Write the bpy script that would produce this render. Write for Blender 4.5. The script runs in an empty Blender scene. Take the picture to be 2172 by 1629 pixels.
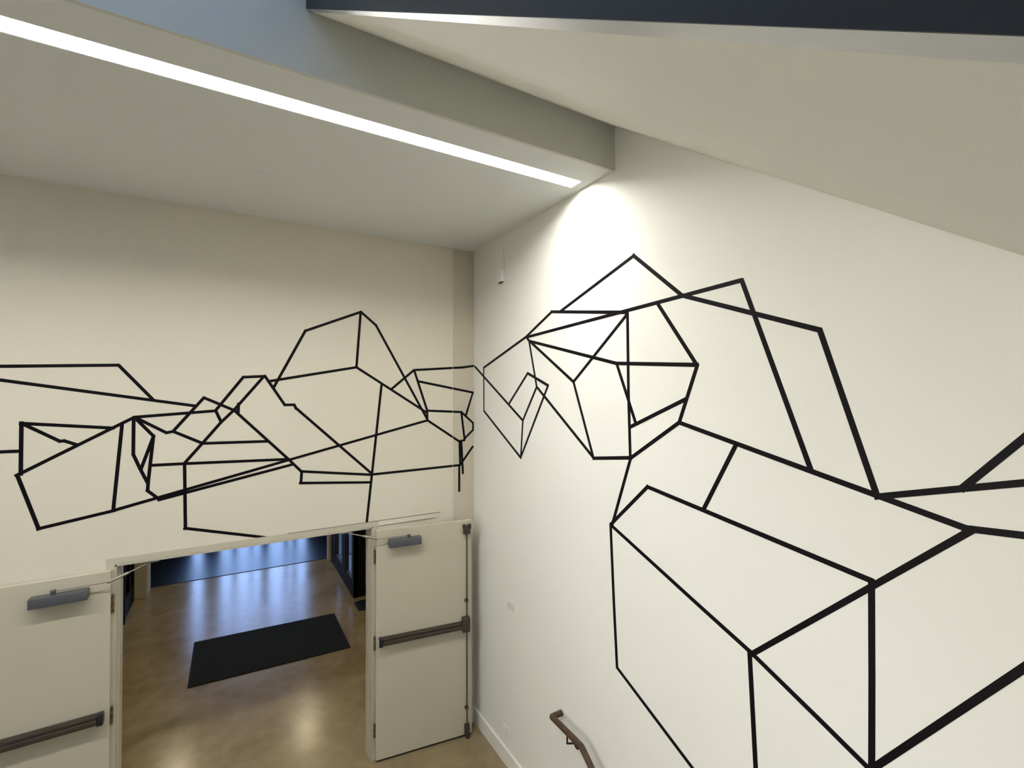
import bpy, bmesh, math, random
from mathutils import Matrix, Vector
random.seed(7)
S = bpy.context.scene

# ---------------- camera (metres, z up; back wall y=0, right wall x=0, lobby floor z=0) ----------------
YAW, PITCH, ROLL, F_PX = 0.5360, 0.0151, -0.0024, 1003.0
fw = Vector((math.sin(YAW) * math.cos(PITCH), math.cos(YAW) * math.cos(PITCH), math.sin(PITCH)))
rt = Vector((math.cos(YAW), -math.sin(YAW), 0)); up = rt.cross(fw)
cr, sr = math.cos(ROLL), math.sin(ROLL)
rt, up = rt * cr + up * sr, up * cr - rt * sr
cd = bpy.data.cameras.new('camera'); cam = bpy.data.objects.new('camera', cd)
S.collection.objects.link(cam); S.camera = cam
cd.sensor_fit = 'HORIZONTAL'; cd.sensor_width = 36; cd.lens = 36 * F_PX / 2172
cd.clip_start = 0.02; cd.clip_end = 200
M = Matrix((rt, up, -fw)).transposed().to_4x4(); M.translation = Vector((-2.1656, -4.4201, 3.3777))
cam.matrix_world = M

# ---------------- colour management, world, assumed clerestory daylight and added fill lights outside the frame ----------------
S.view_settings.view_transform = 'Standard'; S.view_settings.look = 'None'
S.view_settings.gamma = 1; S.view_settings.use_curve_mapping = False
S.view_settings.exposure = 0.06
W = bpy.data.worlds.new('world'); S.world = W; W.use_nodes = True
nt = W.node_tree; bg = nt.nodes['Background']
tc = nt.nodes.new('ShaderNodeTexCoord'); sp = nt.nodes.new('ShaderNodeSeparateXYZ')
rp = nt.nodes.new('ShaderNodeValToRGB')
nt.links.new(tc.outputs['Generated'], sp.inputs[0]); nt.links.new(sp.outputs['Z'], rp.inputs[0])
rp.color_ramp.elements[0].position = 0.0; rp.color_ramp.elements[0].color = (0.50, 0.66, 1.0, 1)
rp.color_ramp.elements[1].position = 0.6; rp.color_ramp.elements[1].color = (0.22, 0.40, 1.0, 1)
nt.links.new(rp.outputs[0], bg.inputs[0]); bg.inputs[1].default_value = 8.0

STRIP_STRENGTH = 67.0
def area(name, loc, rot, sx, sy, power, col):
    l = bpy.data.lights.new(name, 'AREA'); l.shape = 'RECTANGLE'; l.size = sx; l.size_y = sy
    l.energy = power; l.color = col
    o = bpy.data.objects.new(name, l); o.location = loc; o.rotation_euler = rot
    S.collection.objects.link(o); return o
# bluish daylight fill added for the bulkhead, inside an assumed, unseen left-wall clerestory
area('clerestory_fill_light', (-6.9, -5.5, 7.35), (0, math.radians(-90 + 12), 0), 0.8, 3.2, 18, (0.84, 0.94, 1.0))
# added fill for the right wall, set in an invented opening on the left
area('side_fill_light', (-7.3, -4.1, 2.0), (0, math.radians(-90), 0), 2.4, 3.4, 29, (1.0, 0.97, 0.90)).data.spread = math.radians(60)
# unseen fill light added over the flight below
area('lower_stair_fill_light', (-0.95, -6.6, 1.3), (math.radians(58), 0, 0), 1.2, 0.5, 8, (1.0, 0.95, 0.85))

# ---------------- materials ----------------
def mat(name, col, rough=0.5, metal=0.0, spec=0.5, noise=None, bump=None, coat=0.0, emis=None):
    m = bpy.data.materials.new(name); m.use_nodes = True
    n = m.node_tree; b = n.nodes['Principled BSDF']
    b.inputs['Base Color'].default_value = (*col, 1); b.inputs['Roughness'].default_value = rough
    b.inputs['Metallic'].default_value = metal; b.inputs['Specular IOR Level'].default_value = spec
    b.inputs['Coat Weight'].default_value = coat
    t = n.nodes.new('ShaderNodeTexCoord')
    if noise:
        col2, scale, lo, hi = noise
        x = n.nodes.new('ShaderNodeTexNoise'); x.inputs['Scale'].default_value = scale; x.inputs['Detail'].default_value = 6
        n.links.new(t.outputs['Object'], x.inputs['Vector'])
        r = n.nodes.new('ShaderNodeValToRGB')
        r.color_ramp.elements[0].position = lo; r.color_ramp.elements[1].position = hi
        r.color_ramp.elements[0].color = (*col, 1); r.color_ramp.elements[1].color = (*col2, 1)
        n.links.new(x.outputs['Fac'], r.inputs[0]); n.links.new(r.outputs[0], b.inputs['Base Color'])
    if bump:
        scale, st, dist = bump
        x = n.nodes.new('ShaderNodeTexNoise'); x.inputs['Scale'].default_value = scale; x.inputs['Detail'].default_value = 4
        n.links.new(t.outputs['Object'], x.inputs['Vector'])
        k = n.nodes.new('ShaderNodeBump'); k.inputs['Strength'].default_value = st; k.inputs['Distance'].default_value = dist
        n.links.new(x.outputs['Fac'], k.inputs['Height']); n.links.new(k.outputs[0], b.inputs['Normal'])
    if emis:
        b.inputs['Emission Color'].default_value = (*emis[0], 1); b.inputs['Emission Strength'].default_value = emis[1]
    return m
PAINT = mat('wall_paint', (0.82, 0.81, 0.74), 0.62, spec=0.35, noise=((0.80, 0.79, 0.72), 1.3, 0.35, 0.7), bump=(90, 0.12, 0.002))
BACKP = mat('back_wall_paint', (0.74, 0.69, 0.565), 0.62, spec=0.35, noise=((0.72, 0.67, 0.55), 1.1, 0.35, 0.7), bump=(90, 0.12, 0.002))
CEILP = mat('ceiling_paint', (0.80, 0.82, 0.81), 0.75, spec=0.25, bump=(70, 0.1, 0.002))
SOFFP = mat('soffit_plaster', (0.80, 0.79, 0.72), 0.7, spec=0.3, noise=((0.77, 0.76, 0.69), 2.2, 0.3, 0.75), bump=(14, 0.25, 0.006))
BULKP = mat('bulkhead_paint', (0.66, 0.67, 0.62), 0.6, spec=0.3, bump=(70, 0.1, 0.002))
BASEB = mat('baseboard_paint', (0.82, 0.80, 0.73), 0.4)
DOORP = mat('door_paint', (0.56, 0.52, 0.40), 0.42, spec=0.45, noise=((0.54, 0.50, 0.38), 2.0, 0.3, 0.7), bump=(60, 0.08, 0.002))
FRAMEP = mat('frame_paint', (0.55, 0.51, 0.40), 0.45)
BLACKT = mat('black_vinyl_tape', (0.0035, 0.0025, 0.0038), 0.5, spec=0.12)
BRONZE = mat('dark_bronze', (0.062, 0.050, 0.038), 0.42, metal=0.35, spec=0.5)
BRONZED = mat('bronze_shadow_line', (0.02, 0.015, 0.012), 0.5)
BLACKP = mat('black_plastic', (0.01, 0.01, 0.011), 0.4)
WHITEP = mat('white_plastic', (0.80, 0.80, 0.77), 0.4)
CLOSER = mat('closer_grey', (0.10, 0.105, 0.115), 0.45, metal=0.3)
ARMM = mat('arm_metal', (0.30, 0.27, 0.23), 0.4, metal=0.7)
HINGEM = mat('hinge_brass', (0.22, 0.16, 0.07), 0.5, metal=0.4, noise=((0.10, 0.07, 0.03), 40, 0.4, 0.6))
WOODR = mat('handrail_brown', (0.085, 0.050, 0.026), 0.5, spec=0.3, noise=((0.055, 0.032, 0.018), 22, 0.35, 0.65))
BRACK = mat('bracket_black', (0.018, 0.016, 0.015), 0.45, metal=0.4)
STEELD = mat('dark_steel_paint', (0.011, 0.013, 0.013), 0.5, metal=0.0, spec=0.15)
STEELG = mat('brushed_grey_steel', (0.42, 0.42, 0.42), 0.30, metal=0.75, noise=((0.36, 0.36, 0.36), 9, 0.3, 0.7))
BLACKA = mat('black_aluminium', (0.007, 0.006, 0.005), 0.65, spec=0.08)
MATM = mat('mat_fibre', (0.018, 0.021, 0.021), 0.95, spec=0.1, noise=((0.011, 0.013, 0.013), 160, 0.35, 0.65), bump=(260, 0.6, 0.003))
MATE = mat('mat_rubber_edge', (0.010, 0.011, 0.012), 0.8, spec=0.15)
MATF = mat('far_mat_rubber', (0.012, 0.015, 0.024), 0.34, spec=0.55, bump=(60, 0.15, 0.001))
MATS = mat('side_mat_rubber', (0.008, 0.010, 0.02), 0.36, spec=0.5)
CMU = mat('pilaster_block', (0.50, 0.45, 0.32), 0.8, noise=((0.44, 0.39, 0.27), 12, 0.3, 0.7), bump=(50, 0.3, 0.004))
PAVE = mat('outdoor_paving', (0.36, 0.35, 0.32), 0.85, noise=((0.28, 0.27, 0.25), 3, 0.3, 0.7))
TILE = mat('lobby_ceiling_paint', (0.7, 0.69, 0.64), 0.8)
LAMP = mat('lamp_diffuser', (0.9, 0.9, 0.9), 0.5, emis=((1.0, 0.978, 0.945), STRIP_STRENGTH))
DOWNL = mat('downlight_lens', (0.9, 0.9, 0.9), 0.5, emis=((1.0, 0.84, 0.58), 75.0))
PLACARD = mat('placard_paper', (0.74, 0.74, 0.70), 0.5)
INK = mat('placard_ink', (0.42, 0.42, 0.41), 0.6)
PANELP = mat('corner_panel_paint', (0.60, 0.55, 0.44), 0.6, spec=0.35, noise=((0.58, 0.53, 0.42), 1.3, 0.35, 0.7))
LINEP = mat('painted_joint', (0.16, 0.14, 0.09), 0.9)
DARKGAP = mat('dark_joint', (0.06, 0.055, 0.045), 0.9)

def floor_mat():
    m = bpy.data.materials.new('polished_concrete'); m.use_nodes = True
    n = m.node_tree; b = n.nodes['Principled BSDF']; t = n.nodes.new('ShaderNodeTexCoord')
    x = n.nodes.new('ShaderNodeTexNoise'); x.inputs['Scale'].default_value = 0.9; x.inputs['Detail'].default_value = 9; x.inputs['Distortion'].default_value = 0.8
    x.inputs['Roughness'].default_value = 0.62
    n.links.new(t.outputs['Object'], x.inputs['Vector'])
    r = n.nodes.new('ShaderNodeValToRGB'); e = r.color_ramp.elements
    e[0].position = 0.30; e[0].color = (0.215, 0.165, 0.082, 1)
    e[1].position = 0.72; e[1].color = (0.37, 0.295, 0.175, 1)
    k = e.new(0.5); k.color = (0.295, 0.229, 0.124, 1)
    n.links.new(x.outputs['Fac'], r.inputs[0])
    y = n.nodes.new('ShaderNodeTexNoise'); y.inputs['Scale'].default_value = 7; y.inputs['Detail'].default_value = 8
    n.links.new(t.outputs['Object'], y.inputs['Vector'])
    mx = n.nodes.new('ShaderNodeMix'); mx.data_type = 'RGBA'; mx.blend_type = 'MULTIPLY'; mx.inputs[0].default_value = 0.35
    n.links.new(r.outputs[0], mx.inputs[6]); n.links.new(y.outputs['Fac'], mx.inputs[7])
    n.links.new(mx.outputs[2], b.inputs['Base Color'])
    mr = n.nodes.new('ShaderNodeMapRange'); mr.inputs[3].default_value = 0.13; mr.inputs[4].default_value = 0.30
    n.links.new(x.outputs['Fac'], mr.inputs[0]); n.links.new(mr.outputs[0], b.inputs['Roughness'])
    b.inputs['Specular IOR Level'].default_value = 0.62
    z = n.nodes.new('ShaderNodeTexNoise'); z.inputs['Scale'].default_value = 3.2; z.inputs['Detail'].default_value = 3
    n.links.new(t.outputs['Object'], z.inputs['Vector'])
    k = n.nodes.new('ShaderNodeBump'); k.inputs['Strength'].default_value = 0.15; k.inputs['Distance'].default_value = 0.006
    n.links.new(z.outputs['Fac'], k.inputs['Height']); n.links.new(k.outputs[0], b.inputs['Normal'])
    return m
CONC = floor_mat()
def glass_mat():
    m = bpy.data.materials.new('clear_glass'); m.use_nodes = True
    n = m.node_tree; n.nodes.clear()
    o = n.nodes.new('ShaderNodeOutputMaterial'); mx = n.nodes.new('ShaderNodeMixShader')
    a = n.nodes.new('ShaderNodeBsdfTransparent'); a.inputs[0].default_value = (0.86, 0.90, 0.90, 1)
    g = n.nodes.new('ShaderNodeBsdfGlossy'); g.inputs['Roughness'].default_value = 0.02
    fr = n.nodes.new('ShaderNodeFresnel'); fr.inputs[0].default_value = 1.45
    n.links.new(fr.outputs[0], mx.inputs[0]); n.links.new(a.outputs[0], mx.inputs[1]); n.links.new(g.outputs[0], mx.inputs[2])
    n.links.new(mx.outputs[0], o.inputs[0]); return m
GLASS = glass_mat()

# ---------------- mesh helpers ----------------
class MB:
    def __init__(s): s.b = bmesh.new()
    def box(s, x0, x1, y0, y1, z0, z1, bev=0.0, seg=2):
        r = bmesh.ops.create_cube(s.b, size=1.0); v = r['verts']
        for p in v:
            p.co = Vector(((x0 + x1) / 2 + p.co.x * (x1 - x0), (y0 + y1) / 2 + p.co.y * (y1 - y0), (z0 + z1) / 2 + p.co.z * (z1 - z0)))
        if bev:
            es = list({e for p in v for e in p.link_edges})
            bmesh.ops.bevel(s.b, geom=es, offset=bev, segments=seg, profile=0.5, affect='EDGES')
        return s
    def prism(s, pts, a, b_, axis):
        """extrude a closed polygon along axis ('x','y','z'); pts are the two other coordinates in x,y,z order"""
        def mk(u, v, w):
            return {'x': (w, u, v), 'y': (u, w, v), 'z': (u, v, w)}[axis]
        lo = [s.b.verts.new(mk(u, v, a)) for u, v in pts]; hi = [s.b.verts.new(mk(u, v, b_)) for u, v in pts]
        n = len(pts); s.b.faces.new(lo); s.b.faces.new(hi)
        for i in range(n): s.b.faces.new((lo[i], lo[(i + 1) % n], hi[(i + 1) % n], hi[i]))
        return s
    def cyl(s, p, q, r, r2=None, n=24):
        p, q = Vector(p), Vector(q); d = q - p
        mt = Matrix.Translation((p + q) / 2) @ d.to_track_quat('Z', 'Y').to_matrix().to_4x4()
        bmesh.ops.create_cone(s.b, cap_ends=True, segments=n, radius1=r, radius2=r if r2 is None else r2, depth=d.length, matrix=mt); return s
    def ball(s, p, r, sz=1.0):
        bmesh.ops.create_uvsphere(s.b, u_segments=20, v_segments=12, radius=r, matrix=Matrix.Translation(p) @ Matrix.Diagonal((1, 1, sz, 1))); return s
    def tube(s, pts, r, n=20, caps=True):
        """one continuous tube swept along a polyline"""
        P = [Vector(p) for p in pts]; rings = []
        ref = Vector((0.13, 0.27, 0.95)).normalized()
        for i, p in enumerate(P):
            if i == 0: t = (P[1] - P[0]).normalized(); k = 1
            elif i == len(P) - 1: t = (P[-1] - P[-2]).normalized(); k = 1
            else:
                a, b_ = (P[i] - P[i - 1]).normalized(), (P[i + 1] - P[i]).normalized()
                t = (a + b_).normalized(); k = 1 / max(0.35, t.dot(b_))
            u = (ref - t * ref.dot(t)).normalized(); v = t.cross(u)
            ring = []
            for j in range(n):
                an = 2 * math.pi * j / n; ring.append(s.b.verts.new(p + (u * math.cos(an) + v * math.sin(an)) * r))
            rings.append(ring)
        for a, b_ in zip(rings, rings[1:]):
            for j in range(n): s.b.faces.new((a[j], a[(j + 1) % n], b_[(j + 1) % n], b_[j]))
        if caps: s.b.faces.new(rings[0]); s.b.faces.new(rings[-1])
        return s
    def mirror_x(s):
        for v in s.b.verts: v.co.x = -v.co.x
        return s
    def build(s, name, m, parent=None, smooth=False, loc=None):
        bmesh.ops.recalc_face_normals(s.b, faces=s.b.faces)
        me = bpy.data.meshes.new(name); s.b.to_mesh(me); s.b.free(); me.materials.append(m)
        o = bpy.data.objects.new(name, me); S.collection.objects.link(o)
        if parent: o.parent = parent
        if loc: o.location = loc
        if smooth:
            for p in me.polygons: p.use_smooth = True
            try: me.set_sharp_from_angle(angle=math.radians(35))
            except Exception: pass
        return o
def empty(name, loc, rz, label, cat, group=None):
    o = bpy.data.objects.new(name, None); S.collection.objects.link(o); o.empty_display_size = 0.1
    o.location = loc; o.rotation_euler = (0, 0, rz); o['label'] = label; o['category'] = cat
    if group: o['group'] = group
    return o
def struct(o, label=None, cat=None):
    o['kind'] = 'structure'
    if label: o['label'] = label
    if cat: o['category'] = cat
    return o
def tag(o, label, cat, group=None):
    o['label'] = label; o['category'] = cat
    if group: o['group'] = group
    return o

# measured outlines of the tape lines on the two walls, in metres (along the wall, height)
TAPE_BACK=[[(-4.3097,3.4907),(-3.4818,3.5501),(-2.875,3.5737)],[(-2.8697,3.5721),(-2.6669,3.3193)],[(-4.3001,3.605),(-2.405,3.2687)],[(-3.3761,3.1754),(-3.3761,2.8246)],[(-3.3817,3.1692),(-2.8953,3.1172)],[(-3.3657,3.1623),(-3.1832,3.038),(-3.1614,3.04),(-3.0896,3.0063)],[(-4.3058,2.9938),(-3.3845,2.983)],[(-3.3988,2.8204),(-2.7801,3.1904)],[(-3.392,2.8197),(-3.2838,2.4453)],[(-3.2908,2.4495),(-2.8879,2.5213)],[(-2.8932,2.522),(-1.7585,2.7949)],[(-1.7657,2.7934),(-0.5049,3.0934)],[(-2.8476,3.1427),(-2.8932,2.5186)],[(-2.7812,3.1818),(-2.7816,2.9185),(-2.7415,2.8113),(-2.6948,2.6988)],[(-2.7719,3.185),(-2.6632,3.0476)],[(-2.6635,3.0441),(-2.7359,2.8074)],[(-2.6633,3.0511),(-2.6918,2.716),(-2.6958,2.643)],[(-2.6986,2.6468),(-2.6217,2.5678)],[(-2.6302,2.567),(-1.711,2.7592)],[(-2.7636,3.1847),(-2.5849,3.0686),(-2.5442,3.0774),(-2.3572,2.9769)],[(-2.7802,3.1922),(-2.2712,3.2275)],[(-2.2713,3.2327),(-2.2326,3.1382)],[(-2.5442,3.0774),(-2.3486,3.3323)],[(-2.3486,3.3323),(-2.1425,3.2279),(-1.9013,2.9719),(-1.7367,2.7972),(-1.6406,2.6889)],[(-2.2712,3.229),(-2.0812,3.4966),(-1.9265,3.5064)],[(-1.9317,3.5063),(-2.1425,3.2336),(-2.2325,3.1363),(-2.3572,2.9751),(-2.4716,2.828)],[(-2.1132,3.2825),(-2.116,3.1988)],[(-2.4701,2.8279),(-2.4614,2.3249)],[(-2.4683,2.3321),(-1.9148,2.173)],[(-2.3572,2.9751),(-1.9012,2.966)],[(-2.6747,2.8302),(-2.4715,2.8262),(-1.744,2.8057)],[(-1.9265,3.5103),(-1.775,3.2653),(-1.7022,3.2661),(-1.6854,3.2316)],[(-1.691,3.2398),(-1.0443,2.6185)],[(-1.8896,3.4656),(-1.1863,3.5984)],[(-1.8577,3.4166),(-1.6155,3.9063)],[(-1.6192,3.902),(-1.1456,4.1071)],[(-1.1498,4.1046),(-1.1863,3.5984)],[(-1.1498,4.1089),(-1.0102,3.9931),(-0.5098,3.1051)],[(-1.1863,3.5984),(-0.5147,3.1699)],[(-0.9567,3.4495),(-1.0443,2.6185),(-1.0912,2.1793)],[(-0.8654,3.3984),(-0.6443,3.5838),(-0.1266,3.6221),(0.0075,3.6399)],[(-0.6429,3.5838),(-0.5098,3.1902),(-0.5078,3.0935)],[(-0.6015,3.4755),(-0.0091,3.3637)],[(-0.0091,3.3672),(-0.091,3.1327)],[(-0.5108,3.1883),(-0.1429,3.1654)],[(-0.1455,3.1679),(-0.0095,3.0499),(-0.0096,2.9768),(-0.1067,2.8943)],[(-0.1429,3.1606),(-0.1067,2.8822)],[(-0.5078,3.0944),(-0.1688,2.8688),(-0.1067,2.8774)],[(-0.1636,2.8685),(-0.1565,2.6333)],[(-0.1669,2.6294),(-0.1671,2.3637)],[(-0.1431,2.8674),(-0.126,2.5396)],[(-0.1586,2.6239),(-0.0142,2.8066)],[(-1.0443,2.612),(-0.1586,2.6263)],[(-1.6407,2.693),(-1.0443,2.6098)],[(-1.6407,2.693),(-1.6477,2.5904)],[(-1.6551,2.5952),(-1.0527,2.5413)]]
TAPE_RIGHT=[[(-0.0186,3.6355),(-0.9561,3.1239)],[(-0.2225,3.6119),(-0.2262,3.1796)],[(-0.2262,3.1819),(-0.9204,2.799)],[(-0.9204,2.799),(-0.9561,3.1239)],[(-0.9561,3.1239),(-1.1737,3.4127)],[(-0.9204,2.8031),(-1.3362,3.4221)],[(-1.3388,3.4206),(-1.0337,3.5302)],[(-1.0359,3.5294),(-0.7149,3.2591)],[(-0.2225,3.6119),(-1.0054,3.8389),(-1.3893,4.001)],[(-1.3811,4.0022),(-2.2113,3.8776)],[(-1.0279,3.8379),(-2.9931,3.9225)],[(-1.5111,3.9901),(-2.2758,4.2252)],[(-2.2677,4.2287),(-2.6401,3.9096)],[(-2.6369,3.9114),(-3.3552,3.6363)],[(-1.0574,3.8069),(-1.1737,3.4127)],[(-1.013,3.8414),(-1.0684,3.7959)],[(-1.0596,3.8015),(-2.1144,3.5568)],[(-2.11,3.5576),(-2.7388,3.5169)],[(-1.0793,3.7929),(-1.6607,3.4448)],[(-1.6607,3.4448),(-2.2112,3.8643)],[(-1.6607,3.4448),(-1.8804,2.9106)],[(-1.1737,3.4127),(-1.8804,2.9138)],[(-1.8754,2.91),(-2.2406,2.9569)],[(-2.2155,3.8788),(-2.2196,3.3779),(-2.2324,2.956)],[(-2.1144,3.5568),(-2.2828,3.1726)],[(-2.2341,3.1504),(-2.6569,3.3301)],[(-2.4632,3.8931),(-2.7328,3.5172)],[(-2.7358,3.5145),(-2.6123,3.197)],[(-2.6139,3.1998),(-2.2365,2.955)],[(-2.6107,3.1996),(-3.8164,2.9041)],[(-2.2365,2.9565),(-2.0645,2.4955)],[(-2.0478,2.4915),(-2.3762,2.8)],[(-2.3724,2.7982),(-3.5348,2.63)],[(-2.9618,3.1112),(-2.7667,2.7444)],[(-2.9989,3.9225),(-3.3139,3.0303)],[(-3.3561,3.6352),(-3.5562,2.9677)],[(-3.553,2.9626),(-4.7131,3.3089)],[(-3.8059,3.0373),(-4.4857,3.8775)],[(-3.8103,2.9034),(-4.7373,2.9837)],[(-3.8332,2.9051),(-3.0318,2.1069)],[(-3.5342,2.6316),(-3.531,2.2505),(-3.5145,1.0862)],[(-2.0541,2.4899),(-2.7036,2.2369),(-3.0378,2.1097)],[(-3.0344,2.1106),(-3.339,1.9724),(-3.5306,1.8833)],[(-2.0487,2.4917),(-2.0752,1.9994),(-2.1026,1.5801)],[(-2.1009,1.5816),(-2.6841,1.3296),(-3.4978,0.9761)],[(-3.0205,2.1186),(-3.0463,1.5743),(-3.0848,0.7028)],[(-3.5147,1.8779),(-3.9476,2.497),(-4.4374,3.1968)]]

# ---------------- the room shell ----------------
ZC = 4.828; YB = -2.11; XL, XR = -2.88, -1.035; HD = 2.13
SL = 0.70975; ZS = 5.1198                       # the flight above: rise per metre, height where it meets the bulkhead
b = MB(); b.box(-7, 0, -1.75, 0.15, -0.2, 0).box(-7, -1.95, -9, -1.75, -0.2, 0).box(-7, 2.6, 0.15, 8.35, -0.2, 0)
struct(b.build('floor', CONC), 'polished tan concrete floor running through the open double doors', 'floor')
b = MB(); b.box(-7, XL, 0, 0.14, 0, ZC).box(XR, -0.2365, 0, 0.14, 0, ZC).box(XL, XR, 0, 0.14, HD, ZC)
wb = struct(b.build('wall_back', BACKP), 'beige wall over the double doors covered in black line drawing', 'wall')
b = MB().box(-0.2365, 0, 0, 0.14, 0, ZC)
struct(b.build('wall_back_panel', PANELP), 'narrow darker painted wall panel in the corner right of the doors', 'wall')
b = MB(); b.box(0, 0.15, -9, 0.14, -3.4, 8.2)
struct(b.build('wall_right', PAINT), 'tall white stair wall with large black line drawing', 'wall')
b = MB(); b.box(-7.15, -7, -9, 0.14, 3.4, 6.9).box(-7.15, -7, -9, -6.0, 0, 3.4).box(-7.15, -7, -2.2, 0.14, 0, 3.4).box(-7.15, -7, -9, 0.14, 7.8, 8.2).box(-7.15, -7, -9, -7.2, 6.9, 7.8).box(-7.15, -7, -3.9, 0.14, 6.9, 7.8)  # gaps left for the assumed clerestory and the invented side opening
b.box(-10.1, -10, -6.2, -2.0, -0.2, 3.6).box(-10.1, -7.15, -6.2, -6.0, -0.2, 3.6).box(-10.1, -7.15, -2.2, -2.0, -0.2, 3.6).box(-10.1, -7.15, -6.2, -2.0, 3.4, 3.6).box(-10.1, -7.0, -6.2, -2.0, -0.2, -0.001)  # unseen hall box added behind the opening to shut out sky light
struct(b.build('wall_left', PAINT), 'white side wall of the stair hall with assumed high window and invented opening', 'wall')
b = MB(); b.box(-7.15, 0.15, -9.15, -9, -3.4, 8.2)
struct(b.build('wall_rear', PAINT), 'white wall at the rear of the stair hall', 'wall')
b = MB(); b.box(-7.15, 0.15, -9.15, 0.2, 8.2, 8.35)
struct(b.build('ceiling_upper', CEILP), 'high ceiling over the stair hall', 'ceiling')
w1 = MB().box(-7.09, -7.07, -7.2, -3.9, 6.9, 7.8).build('assumed_window_1', GLASS); struct(w1, 'assumed high clerestory window of the stair hall, out of view', 'window')  # unseen window, assumed from the bluish light on the bulkhead
f = MB(); f.box(-7.12, -7.02, -7.2, -3.9, 6.9, 6.96).box(-7.12, -7.02, -7.2, -3.9, 7.74, 7.8)
for y in (-7.2, -6.1, -5.0, -3.96): f.box(-7.12, -7.02, y, y + 0.06, 6.9, 7.8)
f.build('assumed_window_frame', BLACKA, w1)
# low ceiling with the slot for the light
SX0, SX1, SY0, SY1 = -6.4, -0.085, -1.872, -1.752
b = MB(); b.box(-7, 0, -2.09, SY0, ZC, ZC + 0.05).box(-7, 0, SY1, 0, ZC, ZC + 0.05).box(-7, SX0, SY0, SY1, ZC, ZC + 0.05).box(SX1, 0, SY0, SY1, ZC, ZC + 0.05)
b.box(-7, 0, -2.09, 0, ZC + 0.05, ZC + 0.25)
struct(b.build('ceiling', CEILP), 'low flat ceiling with the recessed light strip', 'ceiling')
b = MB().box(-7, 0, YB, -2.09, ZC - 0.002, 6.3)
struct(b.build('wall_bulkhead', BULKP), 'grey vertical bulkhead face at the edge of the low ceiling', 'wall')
# sloping soffit of the flight above
def zs(y, off=0.0): return ZS + SL * (y - YB) + off
ylo = -6.2
b = MB().prism([(YB, zs(YB)), (YB, zs(YB) + 0.28), (ylo, zs(ylo) + 0.28), (ylo, zs(ylo))], -1.857, -0.003, 'x')
struct(b.build('ceiling_sloped', SOFFP), 'white sloping plaster underside of the flight of stairs above', 'ceiling')
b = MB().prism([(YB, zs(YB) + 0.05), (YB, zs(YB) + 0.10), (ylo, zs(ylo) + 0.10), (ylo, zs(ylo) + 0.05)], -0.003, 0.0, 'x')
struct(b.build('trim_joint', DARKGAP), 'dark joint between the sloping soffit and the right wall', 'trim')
st = MB()
for x0, x1, o0, o1 in ((-1.8815, -1.8798, 0.0042, 0.0125), (-1.8815, -1.862, 0.0125, 0.36)):
    st.prism([(YB, zs(YB, o0)), (YB, zs(YB, o1)), (ylo, zs(ylo, o1)), (ylo, zs(ylo, o0))], x0, x1, 'x')
st = st.build('stair_stringer', STEELD)
struct(st, 'dark painted steel stringer along the edge of the sloping soffit', 'stringer')
fl = MB(); P = lambda y: [(-1.8797, zs(y, 0.0047)), (-1.870, zs(y, 0.0025)), (-1.858, zs(y, -0.0003)), (-1.856, zs(y, 0.001)), (-1.856, zs(y, 0.0122)), (-1.8797, zs(y, 0.0122))]
lo = [fl.b.verts.new((x, YB, z)) for x, z in P(YB)]; hi = [fl.b.verts.new((x, ylo, z)) for x, z in P(ylo)]
fl.b.faces.new(lo); fl.b.faces.new(hi)
for i in range(6): fl.b.faces.new((lo[i], lo[(i + 1) % 6], hi[(i + 1) % 6], hi[i]))
o = fl.build('bottom_flange', STEELG, st); o['label'] = 'bright brushed grey lower flange'
# baseboards
b = MB().prism([(0, 0), (-0.014, 0), (-0.014, 0.138), (-0.009, 0.147), (0, 0.147)], -0.0, -1.70, 'y')
struct(b.build('baseboard_right', BASEB), 'white baseboard along the right wall', 'baseboard')
b = MB().box(-0.985, -0.014, -0.014, 0, 0, 0.145).box(-7, -2.93, -0.014, 0, 0, 0.145)
struct(b.build('baseboard_back', BASEB), 'white baseboard behind the open door leaves', 'baseboard')
# thin vertical bead in the back wall near the corner
b = MB().cyl((-0.2365, 0, HD + 0.055), (-0.2365, 0, ZC), 0.0022, n=8)
struct(b.build('trim_bead', BACKP), 'thin vertical joint bead in the beige wall near the corner', 'trim')
# stairs going down along the right wall
b = MB()
for i in range(12):
    z = -0.178 * (i + 1); y = -1.75 - 0.2508 * i
    b.box(-1.95, 0, y - 0.2508, y, z - 0.25, z)
b.box(-1.95, 0, -9, -1.75 - 12 * 0.2508, -0.178 * 12 - 0.25, -0.178 * 12)
b.box(-1.97, -1.95, -9, -1.75, -3.4, 0)
struct(b.build('stairs', CONC), 'concrete stairs going down along the right wall', 'stairs')

# ---------------- double door frame ----------------
b = MB()
b.box(XL - 0.05, XR + 0.05, -0.006, 0.0, HD, HD + 0.05)
b.box(XL - 0.05, XL, -0.006, 0.0, 0, HD).box(XR, XR + 0.05, -0.006, 0.0, 0, HD)
b.box(XL, XL + 0.012, -0.004, 0.15, 0, HD).box(XR - 0.012, XR, -0.004, 0.15, 0, HD).box(XL, XR, -0.004, 0.15, HD - 0.012, HD)
b.box(XL + 0.012, XL + 0.026, 0.045, 0.15, 0, HD - 0.012).box(XR - 0.026, XR - 0.012, 0.045, 0.15, 0, HD - 0.012)
door = b.build('door_1', FRAMEP); struct(door, 'painted metal frame of the double doorway', 'door frame')
b = MB().box(XR + 0.05, -0.40, -0.0045, 0, HD + 0.002, HD + 0.047)
struct(b.build('trim_header', BACKP), 'flat painted strip continuing the door head to the right', 'trim')

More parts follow.
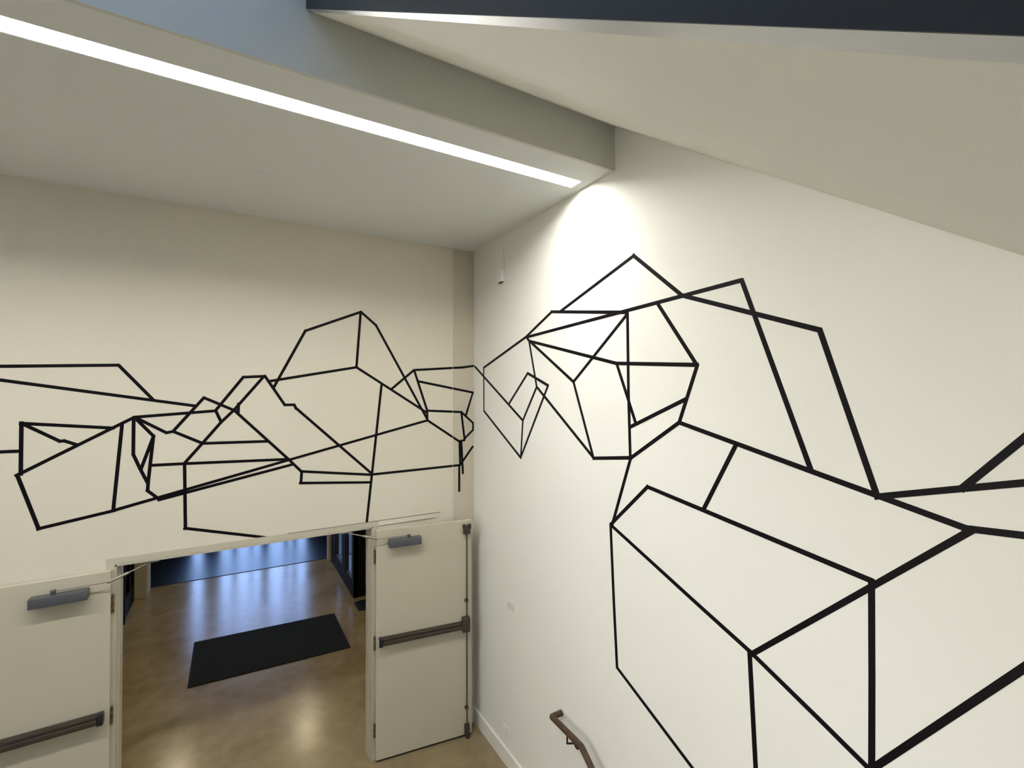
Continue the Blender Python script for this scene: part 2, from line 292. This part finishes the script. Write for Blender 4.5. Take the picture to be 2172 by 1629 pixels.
b = MB().box(-1.75, -0.372, -0.0066, 0, HD + 0.0480, HD + 0.0512).box(XR + 0.052, -0.43, -0.0066, 0, HD + 0.001, HD + 0.0038)
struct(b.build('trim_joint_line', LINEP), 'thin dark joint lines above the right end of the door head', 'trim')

# ---------------- the two door leaves ----------------
def leaf(px, rz, m, label, cam_s):
    """local frame: x along the leaf from the hinge (m = +1 or -1), -y towards the hall, z up; front face at y=0"""
    r = empty('door_leaf', (px, -0.050, 0), rz, label, 'door', 'open door leaves')
    def adj(s_, z, o): return s_ + (cam_s - s_) * o / 4.4, z + (3.38 - z) * o / 4.4
    def fin(mb, name, mt, par, sm=False):
        if m < 0: mb.mirror_x()
        return mb.build(name, mt, par, sm)
    fin(MB().box(0.004, 0.919, 0.0, 0.044, 0.022, 2.105, 0.002, 1), 'door_panel', DOORP, r)
    fin(MB().box(0.012, 0.911, 0.012, 0.032, 0.006, 0.0225), 'bottom_sweep', BLACKP, r)
    for z in (0.28, 1.07, 1.86):                          # hinges
        h = MB().cyl((-0.006, 0.030, z - 0.057), (-0.006, 0.030, z + 0.057), 0.0075, n=14)
        h.box(-0.001, 0.0045, 0.006, 0.034, z - 0.057, z + 0.057)
        for q in (-0.060, 0.060): h.ball((-0.006, 0.030, z + q), 0.008)
        fin(h, 'hinge', HINGEM, r, True)
    # door closer
    s0, z0 = adj(0.128, 1.932, 0.06); s1, z1 = adj(0.43, 2.000, 0.06)
    cl = fin(MB().box(s0, s1, -0.074, -0.0, z0, z1, 0.005, 2), 'door_closer', CLOSER, r, True)
    sp_, zp = adj(0.306, 2.030, 0.035)
    fin(MB().cyl((sp_, -0.034, z1 - 0.004), (sp_, -0.034, z1 + 0.024), 0.011).cyl((sp_, -0.034, z1 + 0.014), (sp_, -0.034, z1 + 0.026), 0.016), 'spindle', CLOSER, cl, True)
    se, ze = adj(0.016, 2.030, 0.05)
    fin(MB().tube([(sp_, -0.034, z1 + 0.020), (sp_ - 0.05, -0.037, z1 + 0.020), (se + 0.02, -0.05, ze), (se, -0.05, ze)], 0.0045).ball((se, -0.05, ze), 0.011), 'closer_arm', ARMM, cl, True)
    # panic bar: vertical rod exit device
    s0, z0 = adj(0.040, 1.035, 0.055); s1, z1 = adj(0.842, 1.104, 0.055); zc_ = (z0 + z1) / 2; h_ = (z1 - z0) / 2
    bar = MB().box(s0 + 0.035, s1, -0.030, 0.0, zc_ - h_, zc_ + h_, 0.004)
    bar.box(s0 + 0.035, s1, -0.060, -0.028, zc_ - h_ + 0.006, zc_ + h_ * 0.25, 0.006)
    bar.box(s0 + 0.035, s1, -0.048, -0.028, zc_ + h_ * 0.30, zc_ + h_ - 0.003, 0.004)
    bo = fin(bar, 'push_bar', BRONZE, r, True)
    fin(MB().box(s0 + 0.036, s1 - 0.001, -0.046, -0.030, zc_ + h_ * 0.24, zc_ + h_ * 0.31), 'groove', BRONZED, bo)
    ec = fin(MB().box(s0, s0 + 0.036, -0.062, 0.0, zc_ - h_ - 0.003, zc_ + h_ + 0.003, 0.007), 'end_cap', BLACKP, bo, True)
    ec['label'] = 'black end cap'
    if m > 0:
        o_ = fin(MB().box(s0 - 0.0025, s0 + 0.0005, -0.050, -0.012, zc_ - h_ + 0.010, zc_ + h_ - 0.010, 0.0008, 1), 'end_cap_face', WHITEP, bo); o_['label'] = 'white plastic end face'
    sa, za = adj(0.833, 1.010, 0.05); sb, zb = adj(0.911, 1.152, 0.05)
    fin(MB().box(sa, sb, -0.062, 0.0, za, zb, 0.010, 3), 'latch_case', BRONZE, r, True)
    srod = adj(0.873, 1.6, 0.02)[0]
    zt0, zt1 = 1.965, 2.062
    fin(MB().cyl((srod, -0.020, zb - 0.01), (srod, -0.020, zt0 + 0.02), 0.0065, n=14), 'vertical_rod', BRONZE, r, True)
    fin(MB().cyl((srod, -0.020, 0.11), (srod, -0.020, za + 0.01), 0.0065, n=14), 'vertical_rod', BRONZE, r, True)
    for z in (1.325, 0.285):
        g = MB().ball((srod, -0.020, z), 0.0150, 0.8).cyl((srod, -0.02, z), (srod, 0.001, z), 0.009, n=14).cyl((srod, -0.002, z), (srod, 0.0005, z), 0.020, n=18)
        fin(g, 'rod_guide', BRONZE, r, True)
    tl_ = MB().box(srod - 0.034, srod + 0.034, -0.036, 0.0, zt0 + 0.012, zt1, 0.006)
    tl_.box(srod - 0.040, srod - 0.016, -0.042, 0.0, zt1 - 0.030, zt1 + 0.010, 0.004).box(srod + 0.016, srod + 0.040, -0.042, 0.0, zt1 - 0.030, zt1 + 0.010, 0.004)
    fin(tl_, 'top_latch', BRONZE, r, True)
    bl = MB().box(srod - 0.025, srod + 0.025, -0.036, 0.0, 0.035, 0.135, 0.006).box(srod - 0.017, srod + 0.017, -0.045, -0.01, 0.006, 0.085, 0.005)
    fin(bl, 'bottom_latch', BRONZE, r, True)
    return r, Vector((se * m, -0.05, ze))
rr, er = leaf(-1.022, math.radians(-7.6), 1, 'open door leaf by the corner with its whole dark bronze push bar in view', -1.14)
rl, el = leaf(-2.890, math.radians(1.5), -1, 'open door leaf left of the doorway, cut off by the picture edge', -0.72)
bpy.context.view_layer.update()
for root, e, hx, nm in ((rr, er, -1.285, 'right'), (rl, el, -2.66, 'left')):
    p = root.matrix_world @ e
    inv = root.matrix_world.inverted()
    q = Vector((hx, 0.030, HD - 0.020)); k = p + (q - p) * 0.42
    cl = [c_ for c_ in root.children if c_.name.startswith('door_closer')][0]
    o = MB().tube([inv @ p, inv @ k], 0.0105, n=16).tube([inv @ (p + (q - p) * 0.40), inv @ q], 0.005, n=12).build('closer_forearm', ARMM, cl, True)
    o2 = MB().box(-0.035, 0.035, -0.012, 0.012, -0.010, 0.008, 0.002, 1)
    for v in o2.b.verts: v.co = inv @ (v.co + q)
    o2.build('arm_shoe', ARMM, cl)

# ---------------- the tape drawing ----------------
def drawing(polys, axis, width, label, zoff):
    if axis == 'back': r = empty('tape_drawing', (-1.9, 0, HD + 0.05), 0, label, 'wall drawing', 'black tape wall drawings')
    else: r = empty('tape_drawing', (0, -2.3, 1.5), 0, label, 'wall drawing', 'black tape wall drawings')
    org = r.location.copy()
    for i, pl in enumerate(polys):
        b = MB()
        for j in range(len(pl) - 1):
            A, B = Vector(pl[j]), Vector(pl[j + 1]); d = B - A
            if d.length < 1e-4: continue
            d.normalize(); n = Vector((-d.y, d.x)) * width / 2; e = d * width * 0.32
            t = 0.0005 + 0.000011 * i + 0.0000025 * j
            q = [A - e + n, B + e + n, B + e - n, A - e - n]
            if axis == 'back':
                q = [Vector((min(v.x, -0.0008), v.y)) for v in q]
                lo = [b.b.verts.new(Vector((v.x, 0.0, v.y)) - org) for v in q]; hi = [b.b.verts.new(Vector((v.x, -t, v.y)) - org) for v in q]
            else:
                q = [Vector((min(v.x, -0.0008), v.y)) for v in q]
                lo = [b.b.verts.new(Vector((0.0, v.x, v.y)) - org) for v in q]; hi = [b.b.verts.new(Vector((-t, v.x, v.y)) - org) for v in q]
            b.b.faces.new(lo); b.b.faces.new(hi)
            for k in range(4): b.b.faces.new((lo[k], lo[(k + 1) % 4], hi[(k + 1) % 4], hi[k]))
        b.build('tape_strip', BLACKT, r)
    return r
drawing(TAPE_BACK, 'back', 0.0228, 'angular rock-like drawing in black tape on the beige wall over the doors', 0)
drawing(TAPE_RIGHT, 'right', 0.0240, 'large faceted drawing in black tape on the white wall beside the stairs', 0)

# ---------------- things on walls and ceiling ----------------
lt = empty('linear_ceiling_light', ((SX0 + SX1) / 2, (SY0 + SY1) / 2, ZC), 0, 'long bright recessed linear light in the low ceiling', 'ceiling light')
c0 = Vector(lt.location)
d = MB().box(SX0 + 0.004 - c0.x, SX1 - 0.004 - c0.x, SY0 + 0.004 - c0.y, SY1 - 0.004 - c0.y, 0.032, 0.044)
d.build('diffuser', LAMP, lt)
h = MB().box(SX0 - c0.x, SX1 - c0.x, SY0 - c0.y, SY0 + 0.004 - c0.y, 0.001, 0.045).box(SX0 - c0.x, SX1 - c0.x, SY1 - 0.004 - c0.y, SY1 - c0.y, 0.001, 0.045)
h.box(SX0 - c0.x, SX0 + 0.004 - c0.x, SY0 - c0.y, SY1 - c0.y, 0.001, 0.045).box(SX1 - 0.004 - c0.x, SX1 - c0.x, SY0 - c0.y, SY1 - c0.y, 0.001, 0.045)
h.build('housing', WHITEP, lt)
s = MB().cyl((0, 0, -0.004), (0, 0, 0.0), 0.044, 0.047, n=40).build('sprinkler_cover', CEILP, None, True, loc=(-1.966, -0.90, ZC))
tag(s, 'small round white sprinkler cover in the low ceiling', 'sprinkler cover')
sn = empty('wall_sensor', (0, -0.605, 4.39), 0, 'small white box mounted high on the right wall near the corner', 'sensor')
MB().box(-0.038, 0, -0.045, 0.045, 0.0, 0.125, 0.003, 2).build('case', WHITEP, sn)
MB().prism([(-0.045, 0.122), (-0.012, 0.122), (-0.030, 0.33)], -0.012, 0.0, 'x').build('wire_cover', PAINT, sn)
MB().box(-0.030, -0.008, -0.030, 0.028, -0.006, 0.001).ball((-0.026, 0.005, -0.010), 0.008).build('lens', BLACKP, sn)
MB().cyl((-0.0395, -0.028, 0.112), (-0.037, -0.028, 0.112), 0.004, n=12).build('screw', BLACKP, sn)
pc = empty('wall_label', (0, -0.738, 1.42), 0, 'small text placard at eye height on the right wall', 'label')
MB().box(-0.003, 0, -0.057, 0.057, 0.0, 0.065).build('card', PLACARD, pc)
t = MB()
for k in range(5):
    t.box(-0.0036, -0.0028, -0.048 + (0.0 if k % 2 else 0.014), 0.046, 0.010 + k * 0.0105, 0.0122 + k * 0.0105)
t.build('text_lines', INK, pc)
MB().box(-0.0034, -0.001, -0.0575, -0.0555, -0.0005, 0.0655).box(-0.0034, -0.001, -0.0575, 0.0575, -0.0012, 0.001).build('edge', INK, pc)
ol = empty('outlet_plate', (0, -0.662, 0.25), 0, 'white outlet cover plate low on the right wall above the baseboard', 'outlet')
MB().box(-0.006, 0, -0.058, 0.058, 0.0, 0.095, 0.002, 2).build('cover', PAINT, ol)
for y in (-0.026, 0.026): MB().box(-0.0075, -0.005, y - 0.017, y + 0.017, 0.028, 0.068, 0.001, 1).build('socket', PAINT, ol)

# handrail
hr = empty('handrail', (0, -1.65, 0), 0, 'brown wall handrail starting with a return and turning down the stairs', 'handrail')
R_ = 0.0215; zr = 0.944
def arc(a, b_, c_, k=5, rad=0.03):
    a, b_, c_ = Vector(a), Vector(b_), Vector(c_); u = (a - b_).normalized() * rad; v = (c_ - b_).normalized() * rad
    return [tuple((1 - t) ** 2 * (b_ + u) + 2 * t * (1 - t) * b_ + t * t * (b_ + v)) for t in [i / k for i in range(k + 1)]]
zend = zr - SL * 5.2
cornr = arc((0, 0.150, zr), (-0.09, 0.150, zr), (-0.09, -0.195, zr), rad=0.006)
bend = arc((-0.09, 0.15, zr), (-0.09, -0.195, zr), (-0.09, -5.4, zend), rad=0.010)
MB().tube([(-0.002, 0.150, zr)] + cornr + bend + [(-0.09, -5.4, zend)], R_, n=24).build('rail', WOODR, hr, True)
for y0 in (-0.035, -1.6, -3.2, -4.8):
    zz = zr if y0 > -0.195 else zr - SL * (-0.195 - y0)
    MB().tube([(-0.09, y0, zz - 0.018), (-0.09, y0, zz - 0.080), (-0.002, y0, zz - 0.112)], 0.0075, n=12).cyl((-0.009, y0, zz - 0.116), (0, y0, zz - 0.116), 0.034, n=28).build('wall_bracket', BRACK, hr, True)

# ---------------- lobby beyond the doors ----------------
b = MB().box(-7, 2.6, 0.16, 8.35, 2.95, 3.1)
struct(b.build('ceiling_lobby', TILE), 'ceiling of the entrance lobby', 'ceiling')
b = MB().box(-7.15, -7, 0.14, 4.6, 0, 2.95).box(-7.0, -3.9, 4.42, 4.55, 0, 2.95)
struct(b.build('wall_lobby_left', CMU), 'block wall on the left of the lobby', 'wall')
b = MB().box(2.6, 2.75, 0.14, 3.65, 0, 2.95).box(0.0, 2.6, 0.141, 0.16, 0, 2.95)
struct(b.build('wall_lobby_right', CMU), 'block wall on the right of the lobby', 'wall')
b = MB().box(-3.95, -3.33, 5.36, 5.74, 0, 2.95, 0.012, 1).box(-4.75, -4.6, 4.6, 8.3, 0, 2.95)
struct(b.build('column_left', CMU), 'cream block pier at the left of the far mat', 'column')
b = MB().box(-0.485, 0.1, 5.57, 5.76, 0, 2.95, 0.012, 1).box(0.9, 1.05, 3.7, 8.3, 0, 2.95).box(0.1, 0.9, 5.6, 5.72, 0, 2.95)
struct(b.build('column_right', CMU), 'cream block pier at the right of the far mat', 'column')
struct(MB().box(-12, 12, 8.35, 20, -0.22, -0.02).box(-0.36, 12, 3.66, 8.35, -0.199, -0.004).box(-14, -3.6, 4.56, 8.35, -0.199, -0.004).build('ground', PAVE), 'pale concrete paving outside the glass walls', 'ground')

def glazed(name, label, along, fixed, spans, y0, y1, depth, sill, posts, head=2.45, top=2.95):
    """a glass wall: 'along' is the axis it runs along, 'fixed' the other coordinate of its face"""
    r = empty(name, (fixed, (y0 + y1) / 2, 0) if along == 'y' else ((y0 + y1) / 2, fixed, 0), 0, label, 'glass wall')
    mid = (y0 + y1) / 2
    def bx(mb, a0, a1, d0, d1, z0, z1, bev=0.0):
        if along == 'y': mb.box(d0, d1, a0 - mid, a1 - mid, z0, z1, bev, 1)
        else: mb.box(a0 - mid, a1 - mid, d0, d1, z0, z1, bev, 1)
        return mb
    f = MB(); bx(f, y0, y1, 0, depth, 0, sill); bx(f, y0, y1, 0, depth, head, top)
    for a0, a1 in posts: bx(f, a0, a1, 0, depth, sill, head)
    f.build('frame', BLACKA, r)
    for a0, a1 in spans:
        bx(MB(), a0 - 0.01, a1 + 0.01, depth * 0.5 - 0.004, depth * 0.5 + 0.004, sill - 0.01, head + 0.01).build('glass_pane', GLASS, r)
        rim = MB(); g = 0.018 if along == 'y' else 0.004
        bx(rim, a0, a1, depth * 0.18, depth * 0.5, sill, sill + g); bx(rim, a0, a0 + g, depth * 0.18, depth * 0.5, sill, head); bx(rim, a1 - g, a1, depth * 0.18, depth * 0.5, sill, head)
        rim.build('glazing_bead', CLOSER, r)
    return r
glazed('glass_wall', 'black framed glass wall on the right side of the lobby', 'y', -0.43, [(3.70, 4.24), (4.55, 5.16)], 3.59, 5.57, 0.07, 0.24, [(3.59, 3.70), (4.24, 4.55), (5.16, 5.57)])
glazed('glass_wall', 'black framed glass wall on the left side of the lobby', 'y', -3.57, [(4.62, 4.95), (5.05, 5.30)], 4.46, 5.36, 0.07, 0.28, [(4.46, 4.62), (4.95, 5.05), (5.30, 5.36)])
pst = MB().box(-0.425, -0.245, 3.59, 3.75, 0, 2.95, 0.004, 1).build('column_corner', BLACKA); struct(pst, 'black corner post of the glass wall beside the small mat', 'column')
pst = MB().box(-3.62, -3.475, 4.39, 4.46, 0, 2.95, 0.004, 1).box(-3.9, -3.62, 4.39, 4.46, 0, 2.95).build('column_black', BLACKA); struct(pst, 'black metal post at the left edge of the lobby', 'column')
glazed('entrance_glass', 'black framed glass entrance door behind the small mat, right of the lobby', 'x', 3.60, [(-0.238, 0.65), (0.85, 1.7)], -0.245, 2.6, 0.05, 0.16, [(-0.245, -0.238), (0.65, 0.85), (1.7, 2.6)], head=2.3)
fx = [(-4.6, -2.88), (-2.68, -2.35), (-2.12, -2.03), (-1.76, -1.71), (-1.53, -1.37), (-1.04, -0.96), (-0.85, -0.76), (-0.55, 0.90)]
sp_ = [(fx[i][1], fx[i + 1][0]) for i in range(len(fx) - 1)]
glazed('glass_storefront', 'black framed glass entrance doors at the far end, seen in the floor reflection', 'x', 8.28, sp_, -4.6, 0.9, 0.07, 0.10, fx, head=2.55)

def floor_mat_thing(name, quad, h, label, m, me, rim, cat='floor mat'):
    cx_ = sum(p[0] for p in quad) / 4; cy_ = sum(p[1] for p in quad) / 4
    r = empty(name, (cx_, cy_, 0), 0, label, cat, 'black floor mats')
    q = [Vector((p[0] - cx_, p[1] - cy_)) for p in quad]
    inn = [p - p.normalized() * rim * 1.4 for p in q]
    MB().prism([tuple(p) for p in q], 0.0, h * 0.55, 'z').build('edging', me, r)
    MB().prism([tuple(p) for p in inn], 0.0, h, 'z').build('pile', m, r)
    return r
floor_mat_thing('floor_mat', [(-2.575, 2.142), (-0.790, 2.074), (-0.796, 3.203), (-2.574, 3.294)], 0.009, 'dark rectangular floor mat in the middle of the doorway view', MATM, MATE, 0.022)
floor_mat_thing('floor_mat', [(-4.55, 5.842), (0.85, 5.748), (0.85, 8.27), (-4.55, 8.27)], 0.008, 'wide shiny dark mat filling the far entrance vestibule', MATF, MATE, 0.01)
def rrect(x0, x1, y0, y1, r, k=5):
    o = []
    for cx_, cy_, a in ((x1 - r, y1 - r, 0), (x0 + r, y1 - r, 90), (x0 + r, y0 + r, 180), (x1 - r, y0 + r, 270)):
        for i in range(k + 1): t = math.radians(a + 90 * i / k); o.append((cx_ + r * math.cos(t), cy_ + r * math.sin(t)))
    return o
sm = empty('floor_mat', (0.0, 3.24, 0), 0, 'small black mat with rounded corner in front of the side glass door', 'floor mat', 'black floor mats')
MB().prism([(x, y - 3.24) for x, y in rrect(-0.46, 0.75, 3.07, 3.44, 0.05)], 0.0, 0.006, 'z').build('edging', MATE, sm)
MB().prism([(x, y - 3.24) for x, y in rrect(-0.44, 0.73, 3.09, 3.42, 0.04)], 0.0, 0.010, 'z').build('pile', MATS, sm)

# assumed unseen lobby downlights: some placed from floor highlights, others added for light
proto = None
for i, (x, y) in enumerate([(-2.9, 5.05), (-0.92, 5.25), (-3.3, 1.6), (-1.1, 1.6), (0.6, 2.0), (-5.0, 3.0)]):
    if proto is None:
        proto = empty('downlight', (x, y, 2.95), 0, 'assumed round recessed downlight in the lobby ceiling, out of view', 'ceiling light', 'assumed lobby downlights')
        MB().cyl((0, 0, -0.012), (0, 0, 0.0), 0.145, n=32).build('trim_ring', WHITEP, proto, True)
        MB().cyl((0, 0, -0.0135), (0, 0, -0.011), 0.122, n=32).build('lens', DOWNL, proto, True)
    else:
        c_ = proto.copy(); S.collection.objects.link(c_); c_.location = (x, y, 2.95)
        for ch in proto.children:
            k_ = ch.copy(); S.collection.objects.link(k_); k_.parent = c_
